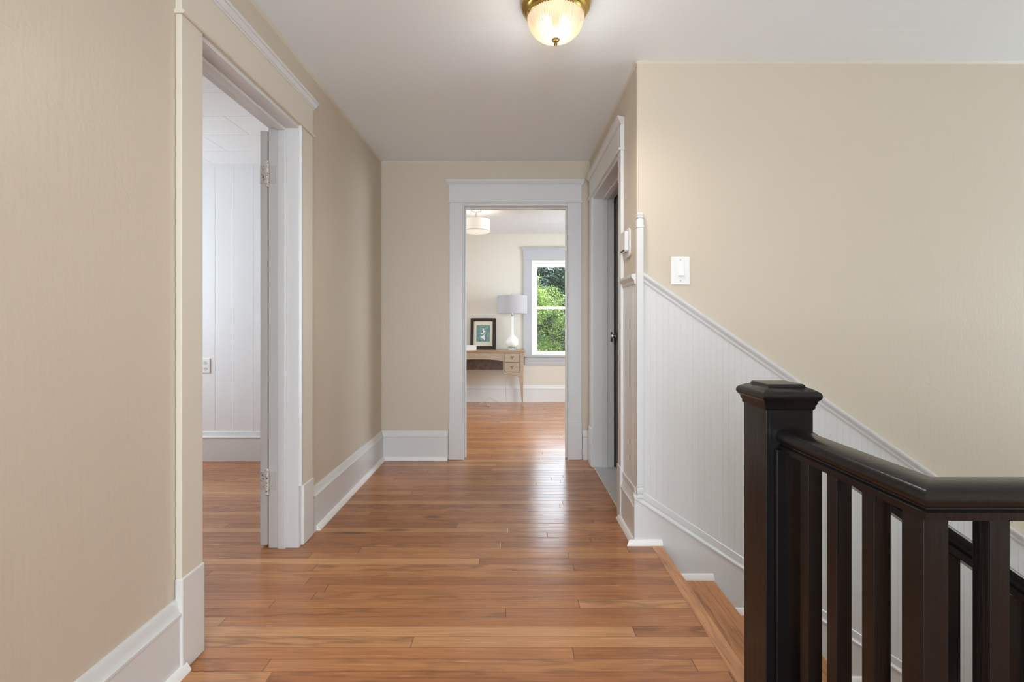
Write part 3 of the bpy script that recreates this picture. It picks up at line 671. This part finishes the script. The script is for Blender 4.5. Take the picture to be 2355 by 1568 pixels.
for nm, ty, lc, en, rad in (('hall_lamp_light', 'SPOT', (.178, 2.0, H-.20), 22, .07), ('hall_lamp_glow', 'POINT', (.178, 2.0, H-.27), 3.4, .10)):
    pl_ = bpy.data.lights.new(nm, ty); pl_.energy = en; pl_.color = (1, .95, .87); pl_.shadow_soft_size = rad
    if ty == 'SPOT': pl_.spot_size = math.radians(172); pl_.spot_blend = .7      # the brass pan keeps the light off the ceiling
    po = bpy.data.objects.new(nm, pl_); C.objects.link(po); po.location = lc

# ------------------------------------------------------------------ far room: window
wn = thing('window_1', (.71, 6.86, .5), 'double hung white sash window in grey casing showing green trees', 'window', kind='structure')
gy = 'grey_trim'
MB().box(.161, .278, 6.838, 6.86, .645, 1.99).build('casing', gy, parent=wn, bevel=.002); MB().box(1.145, 1.262, 6.838, 6.86, .645, 1.99).build('casing', gy, parent=wn, bevel=.002)
MB().box(.155, 1.268, 6.836, 6.86, 1.985, 2.125).build('header', gy, parent=wn, bevel=.002)
MB().sweep(CAP, (.158, 6.86, 2.118), (1.265, 6.86, 2.118), (0, -1, 0), (0, 0, .8), .5, .5).build('header_cap', gy, parent=wn)
MB().box(.18, 1.245, 6.842, 6.86, .52, .632).build('apron', gy, parent=wn, bevel=.002)
MB().box(.165, 1.26, 6.815, 6.90, .632, .650).build('sill', gy, parent=wn, bevel=.003)
MB().box(.264, .300, 6.850, 6.98, .65, 1.975).box(1.122, 1.158, 6.850, 6.98, .65, 1.975).box(.300, 1.122, 6.850, 6.98, 1.940, 1.975).box(.300, 1.122, 6.850, 6.98, .65, .672).build('frame', 'new_white', parent=wn, bevel=.002)
def sash(x0, x1, y0, z0, z1, w_, top, bot):
    s_ = MB().box(x0, x0+w_, y0, y0+.03, z0, z1).box(x1-w_, x1, y0, y0+.03, z0, z1).box(x0+w_, x1-w_, y0, y0+.03, z1-top, z1).box(x0+w_, x1-w_, y0, y0+.03, z0, z0+bot).build('sash', 'new_white', parent=wn, bevel=.002)
    MB().box(x0+w_, x1-w_, y0+.013, y0+.017, z0+bot, z1-top).build('pane', 'window_glass', parent=s_)
sash(.300, 1.122, 6.868, .672, 1.327, .052, .034, .036); sash(.300, 1.122, 6.90, 1.300, 1.940, .055, .055, .034)
struct(MB().box(-1.0, .8, -2.62, -2.58, 2.2, 2.3).box(-1.0, .8, -2.62, -2.58, 0, .12).box(-1.0, -.9, -2.62, -2.58, .12, 2.2).box(.7, .8, -2.62, -2.58, .12, 2.2).build('added_window', 'white_trim', struct=True), 'white casing of an added, unseen hall window behind the viewer', 'window')  # invented frame around the opening that lets the fill light in

# ------------------------------------------------------------------ far room: furniture
YD = 6.43
dk = thing('writing_desk', (-.44, 6.64, 0), 'light brown writing desk with two small drawers and a curved slender leg', 'desk')
MB().box(-1.06, .172, YD-.012, 6.815, .722, .738).build('desk_top', 'desk_top_wood', parent=dk, bevel=.004)
def desk_side(mir):
    X = (lambda x: x) if not mir else (lambda x: -.888-x)
    P = [(-.118, .722), (.155, .722)]                      # front outline with the curved leg
    leg = [(.155, .60), (.150, .45), (.147, .30), (.146, .12), (.148, .03), (.150, .0), (.136, .0), (.131, .03), (.124, .12), (.110, .26), (.100, .34), (.092, .385), (.075, .405), (.04, .415), (-.02, .424), (-.08, .432), (-.110, .440), (-.118, .455)]
    P2 = [(X(a), b) for a, b in P+leg]
    MB().prism(P2, 'y', YD, YD+.022).build('drawer_front_frame', 'desk_wood', parent=dk, bevel=.0015)
    MB().box(min(X(-.112), X(.150)), max(X(-.112), X(.150)), YD+.022, 6.80, .445, .722).build('drawer_case', 'desk_wood', parent=dk)
    # back leg
    lp = [(a, b) for a, b in [(.155, .5)]+leg[2:11]+[(.092, .5)]]
    MB().prism([(X(a), b) for a, b in lp], 'y', 6.775, 6.80).build('leg', 'desk_wood', parent=dk)
    for (z0, z1) in ((.588, .702), (.462, .580)):
        x0, x1 = sorted((X(-.092), X(.095)))
        dr = MB().box(x0, x1, YD-.006, YD, z0, z1).build('drawer', 'desk_wood', parent=dk, bevel=.001)
        MB().box(x0-.004, x1+.004, YD-.0015, YD-.0005, z0-.004, z1+.004).build('shadow_line', 'dark_line', parent=dr)
        xc = (x0+x1)/2; zc = (z0+z1)/2+.004
        tri = MB()
        for (ax, az, bx, bz) in ((-.018, .012, .018, .012), (.018, .012, 0, -.014), (0, -.014, -.018, .012)):
            tri.tube([(xc+ax, YD-.010, zc+az), (xc+bx, YD-.010, zc+bz)], .0028, 6)
        for (ax, az) in ((-.018, .012), (.018, .012), (0, -.014)): tri.lathe([(.001, -.005), (.005, -.003), (.005, .003), (.001, .005)], (xc+ax, YD-.010, zc+az), 8)
        tri.build('pull', 'old_brass', parent=dr)
desk_side(False); desk_side(True)
ap = [(-.118, .722), (-.77, .722), (-.77, .600)]
for i in range(13):
    t = i/12; x = -.77+(.652)*t; ap.append((x, .600+.026*math.sin(PI*t)**.6))
MB().prism(ap, 'y', YD+.004, YD+.02).build('apron', 'desk_wood', parent=dk)
MB().box(-.77, -.112, 6.77, 6.79, .455, .722).build('back_panel', 'desk_back', parent=dk)

tb = thing('table_lamp', (0.0, 6.62, .738), 'white gourd shaped table lamp with grey drum shade on the desk', 'table lamp')
LC = (.003, 6.62, .738)
MB().box(-.042, .048, 6.575, 6.665, .738, .756).box(-.034, .040, 6.583, 6.657, .756, .770).build('crystal_base', 'crystal', parent=tb, bevel=.003)
bp_ = [(.020, .030), (.045, .035), (.068, .052), (.082, .075), (.088, .105), (.083, .135), (.068, .162), (.046, .184), (.030, .200), (.022, .220), (.020, .26), (.0195, .34), (.0205, .41), (.022, .440), (.019, .446), (.006, .447)]
MB().lathe(bp_, LC, 40).build('ceramic_body', 'white_ceramic', parent=tb, smooth=True)
MB().lathe([(.017, .446), (.017, .455), (.010, .462), (.008, .475), (.012, .480), (.012, .510), (.003, .520)], LC, 20).tube([(LC[0], LC[1], .738+.50), (LC[0], LC[1], .738+.745)], .0025, 6).build('socket', 'nickel', parent=tb, smooth=True)
MB().lathe([(.203, .490), (.203, .730), (.200, .730), (.200, .490)], LC, 56, cap=False).add([], []).build('lamp_shade', 'lamp_shade_grey', parent=tb, smooth=True)
MB().tube([(LC[0]-.2, LC[1], .738+.722), (LC[0]+.2, LC[1], .738+.722)], .002, 6).tube([(LC[0], LC[1]-.2, .738+.722), (LC[0], LC[1]+.2, .738+.722)], .002, 6).build('shade_spider', 'nickel', parent=tb)
MB().lathe([(.003, .735), (.008, .742), (.009, .752), (.006, .760), (.002, .764)], LC, 16).build('finial', 'chrome', parent=tb, smooth=True)

# framed picture leaning on the wall
pf = thing('framed_picture', (-.405, 6.76, .738), 'dark framed picture of a pale figure on teal, leaning on the wall', 'picture')
M_ = Matrix.Translation((-.398, 6.745, .739)) @ Matrix.Rotation(math.radians(-9), 4, 'X')
fw, fh, fb = .350, .432, .044
def pb(mb, nm, m_, par, bev=0): return mb.xf(M_).build(nm, m_, parent=par, bevel=bev)
pb(MB().box(-fw/2, -fw/2+fb, -.011, .011, 0, fh).box(fw/2-fb, fw/2, -.011, .011, 0, fh).box(-fw/2+fb, fw/2-fb, -.011, .011, 0, fb).box(-fw/2+fb, fw/2-fb, -.011, .011, fh-fb, fh), 'frame', 'frame_wood', pf, .003)
pb(MB().box(-fw/2+fb, fw/2-fb, -.001, .008, fb, fh-fb), 'mat_board', 'mat_board', pf)
art = pb(MB().box(-.094, .094, -.0025, -.001, .105, .338), 'print', 'art_teal', pf)
fig = MB()
# a loose pale dancing shape, built as small flat strips
for S in ([(-.01, .29), (.0, .296), (.008, .285), (.012, .262), (.03, .252), (.034, .244), (.012, .243), (-.02, .228), (-.038, .214), (-.034, .208), (-.008, .214), (.018, .228), (.004, .232), (-.006, .262)],
          [(.034, .236), (.030, .222), (.006, .196), (-.022, .180), (-.044, .182), (-.03, .168), (-.01, .150), (.01, .142), (.018, .124), (.026, .124), (.026, .146), (.022, .172), (.020, .196), (.034, .220)]):
    fig.add([(a, -.0032, b) for a, b in S], [tuple(range(len(S)))])
fig.xf(M_).build('pale_figure', 'art_white', parent=art)
bxw = thing('white_box', (-.55, 6.52, .738), 'small white box on the desk at the left edge of the doorway', 'box')
MB().box(-.66, -.475, 6.49, 6.57, .738, .795).build('box_body', 'box_white', parent=bxw, bevel=.003)
MB().box(-.662, -.473, 6.488, 6.572, .786, .806).build('lid', 'box_white', parent=bxw, bevel=.003)
# cords
cdp = [(.02, 6.69, .775), (.03, 6.79, .760), (.03, 6.826, .745), (.03, 6.83, .70), (.02, 6.835, .50), (-.045, 6.83, .36), (-.085, 6.82, .27), (-.085, 6.80, .15), (-.083, 6.76, .03), (-.085, 6.66, .004), (-.11, 6.62, .004), (-.25, 6.70, .05), (-.30, 6.74, .075), (-.36, 6.70, .045), (-.44, 6.62, .006), (-.45, 6.58, .005), (-.40, 6.54, .004), (-.33, 6.50, .005)]
pts_ = []
for i in range(len(cdp)-1):
    for j in range(6):
        t = j/6; p0 = Vector(cdp[max(i-1, 0)]); p1 = Vector(cdp[i]); p2 = Vector(cdp[i+1]); p3 = Vector(cdp[min(i+2, len(cdp)-1)])
        pts_.append(.5*((2*p1)+(p2-p0)*t+(2*p0-5*p1+4*p2-p3)*t*t+(3*p1-p0-3*p2+p3)*t**3))
pts_.append(Vector(cdp[-1]))
co = MB().tube(pts_, .0026, 6).build('cord', 'cord_grey', parent=tb, smooth=True)
MB().box(-.335, -.295, 6.485, 6.515, .0, .022).build('plug', 'plug_tan', parent=co, bevel=.004)

# semi flush ceiling light of the far room
fcx, fcy, fcz = -.395, 5.43, 2.345
fl2 = thing('semi_flush_light', (fcx, fcy, fcz), 'white drum ceiling light on a nickel stem in the far room', 'ceiling light')
MB().lathe([(.060, 0), (.060, -.006), (.052, -.016), (.010, -.020), (.010, -.024)], (fcx, fcy, fcz), 32).build('canopy', 'nickel', parent=fl2, smooth=True)
MB().lathe([(.009, -.02), (.009, -.12)], (fcx, fcy, fcz), 16).build('stem', 'nickel', parent=fl2, smooth=True)
MB().lathe([(.150, -.105), (.153, -.106), (.153, -.235), (.150, -.236)], (fcx, fcy, fcz), 56, cap=False).build('drum_shade', 'drum_shade', parent=fl2, smooth=True)
MB().lathe([(.150, -.226), (.144, -.240), (.10, -.247), (.001, -.249)], (fcx, fcy, fcz), 48, cap=False).build('diffuser', 'drum_shade', parent=fl2, smooth=True)
MB().lathe([(.1535, -.229), (.155, -.231), (.155, -.236), (.1535, -.238)], (fcx, fcy, fcz), 56, cap=False).build('trim_ring', 'nickel', parent=fl2, smooth=True)
MB().lathe([(.001, -.247), (.007, -.248), (.007, -.253), (.001, -.256)], (fcx, fcy, fcz), 12).build('finial', 'nickel', parent=fl2, smooth=True)
pl_ = bpy.data.lights.new('far_lamp_light', 'POINT'); pl_.energy = 1.5; pl_.color = (1, .9, .76); pl_.shadow_soft_size = .08
po = bpy.data.objects.new('far_lamp_light', pl_); C.objects.link(po); po.location = (fcx, fcy, fcz-.17)

# ------------------------------------------------------------------ outside: ground and trees
struct(MB().box(-30, 30, 7.6, 60, -3.3, -3.2).build('ground', 'soil_grass', struct=True), 'grassy ground outside below the window', 'ground')
def tree(loc, blobs, leaf_m, n_leaf, size, label, name, tall):
    t = thing(name, loc, label, 'tree')
    x0, y0, z0 = loc
    MB().tube([(x0, y0+.3, z0), (x0+.08, y0+.3, z0+tall*.3), (x0+.25, y0+.4, z0+tall*.55)], [.15, .10, .03], 10).build('trunk', 'bark', parent=t, smooth=True)
    rnd = random.Random(int(x0*100+y0*10)); mb = MB(); vs = []; fs = []
    for (bx, by, bz, br) in blobs:
        N = int(n_leaf*br*br)
        for i in range(N):
            # sprays of leaves around points on the shell
            a = rnd.uniform(0, 2*PI); u = rnd.uniform(-1, 1); s_ = math.sqrt(1-u*u); rr = br*(.72+.28*rnd.random())
            nrm = Vector((s_*math.cos(a), s_*math.sin(a), u)); c = Vector((x0+bx, y0+by, z0+bz))+nrm*rr
            for j in range(7):
                p = c+Vector((rnd.gauss(0, 1), rnd.gauss(0, 1), rnd.gauss(0, .6)))*size*1.1
                d = (nrm+Vector((rnd.gauss(0, .7), rnd.gauss(0, .7), rnd.gauss(0, .5)))).normalized()
                sd_ = d.cross(Vector((rnd.gauss(0, .4), rnd.gauss(0, .4), 1))).normalized()
                k = len(vs); L_ = size*rnd.uniform(.7, 1.3); W_ = L_*.34
                up_ = d.cross(sd_)*L_*.12
                vs += [p, p+d*L_*.5+sd_*W_+up_, p+d*L_, p+d*L_*.5-sd_*W_+up_]; fs += [(k, k+1, k+2), (k, k+2, k+3)]
    mb.v = vs; mb.f = fs
    me = bpy.data.meshes.new('foliage'); off = Vector(loc); me.from_pydata([tuple(p-off) for p in vs], [], fs); me.materials.append(MATS[leaf_m])
    o = bpy.data.objects.new('foliage', me); C.objects.link(o); o.parent = t
    return t
rb = random.Random(3)
def blobs(n, R, zc, zr_, r0=.35, r1=.62):
    return [(rb.uniform(-R, R), rb.uniform(-R*.7, R*.7), zc+rb.uniform(-zr_, zr_), rb.uniform(r0, r1)) for _ in range(n)]
tree((1.25, 12.4, -3.2), blobs(84, 1.9, 3.5, 1.7, .24, .46), 'leaf_bright', 1500, .046, 'bright green leafy tree nearest outside the window', 'broadleaf_tree', 5.5)
tree((-3.6, 13.6, -3.2), blobs(30, 1.7, 3.8, 2.0), 'leaf_dark', 300, .12, 'darker green tree outside to the left of the bright one', 'broadleaf_tree', 6)
tree((6.0, 13.8, -3.2), blobs(30, 1.9, 3.8, 2.0), 'leaf_dark', 300, .12, 'dark green tree outside to the right of the bright one', 'broadleaf_tree', 6)
bb = [(rb.uniform(-5.5, 1.2), rb.uniform(-.8, .8), rb.uniform(1.5, 6.1), rb.uniform(.7, 1.0)) for _ in range(150)]
tree((3.4, 17.5, -3.2), bb, 'leaf_blue', 420, .10, 'tall blue green conifer far behind the bright tree', 'conifer_tree', 8)
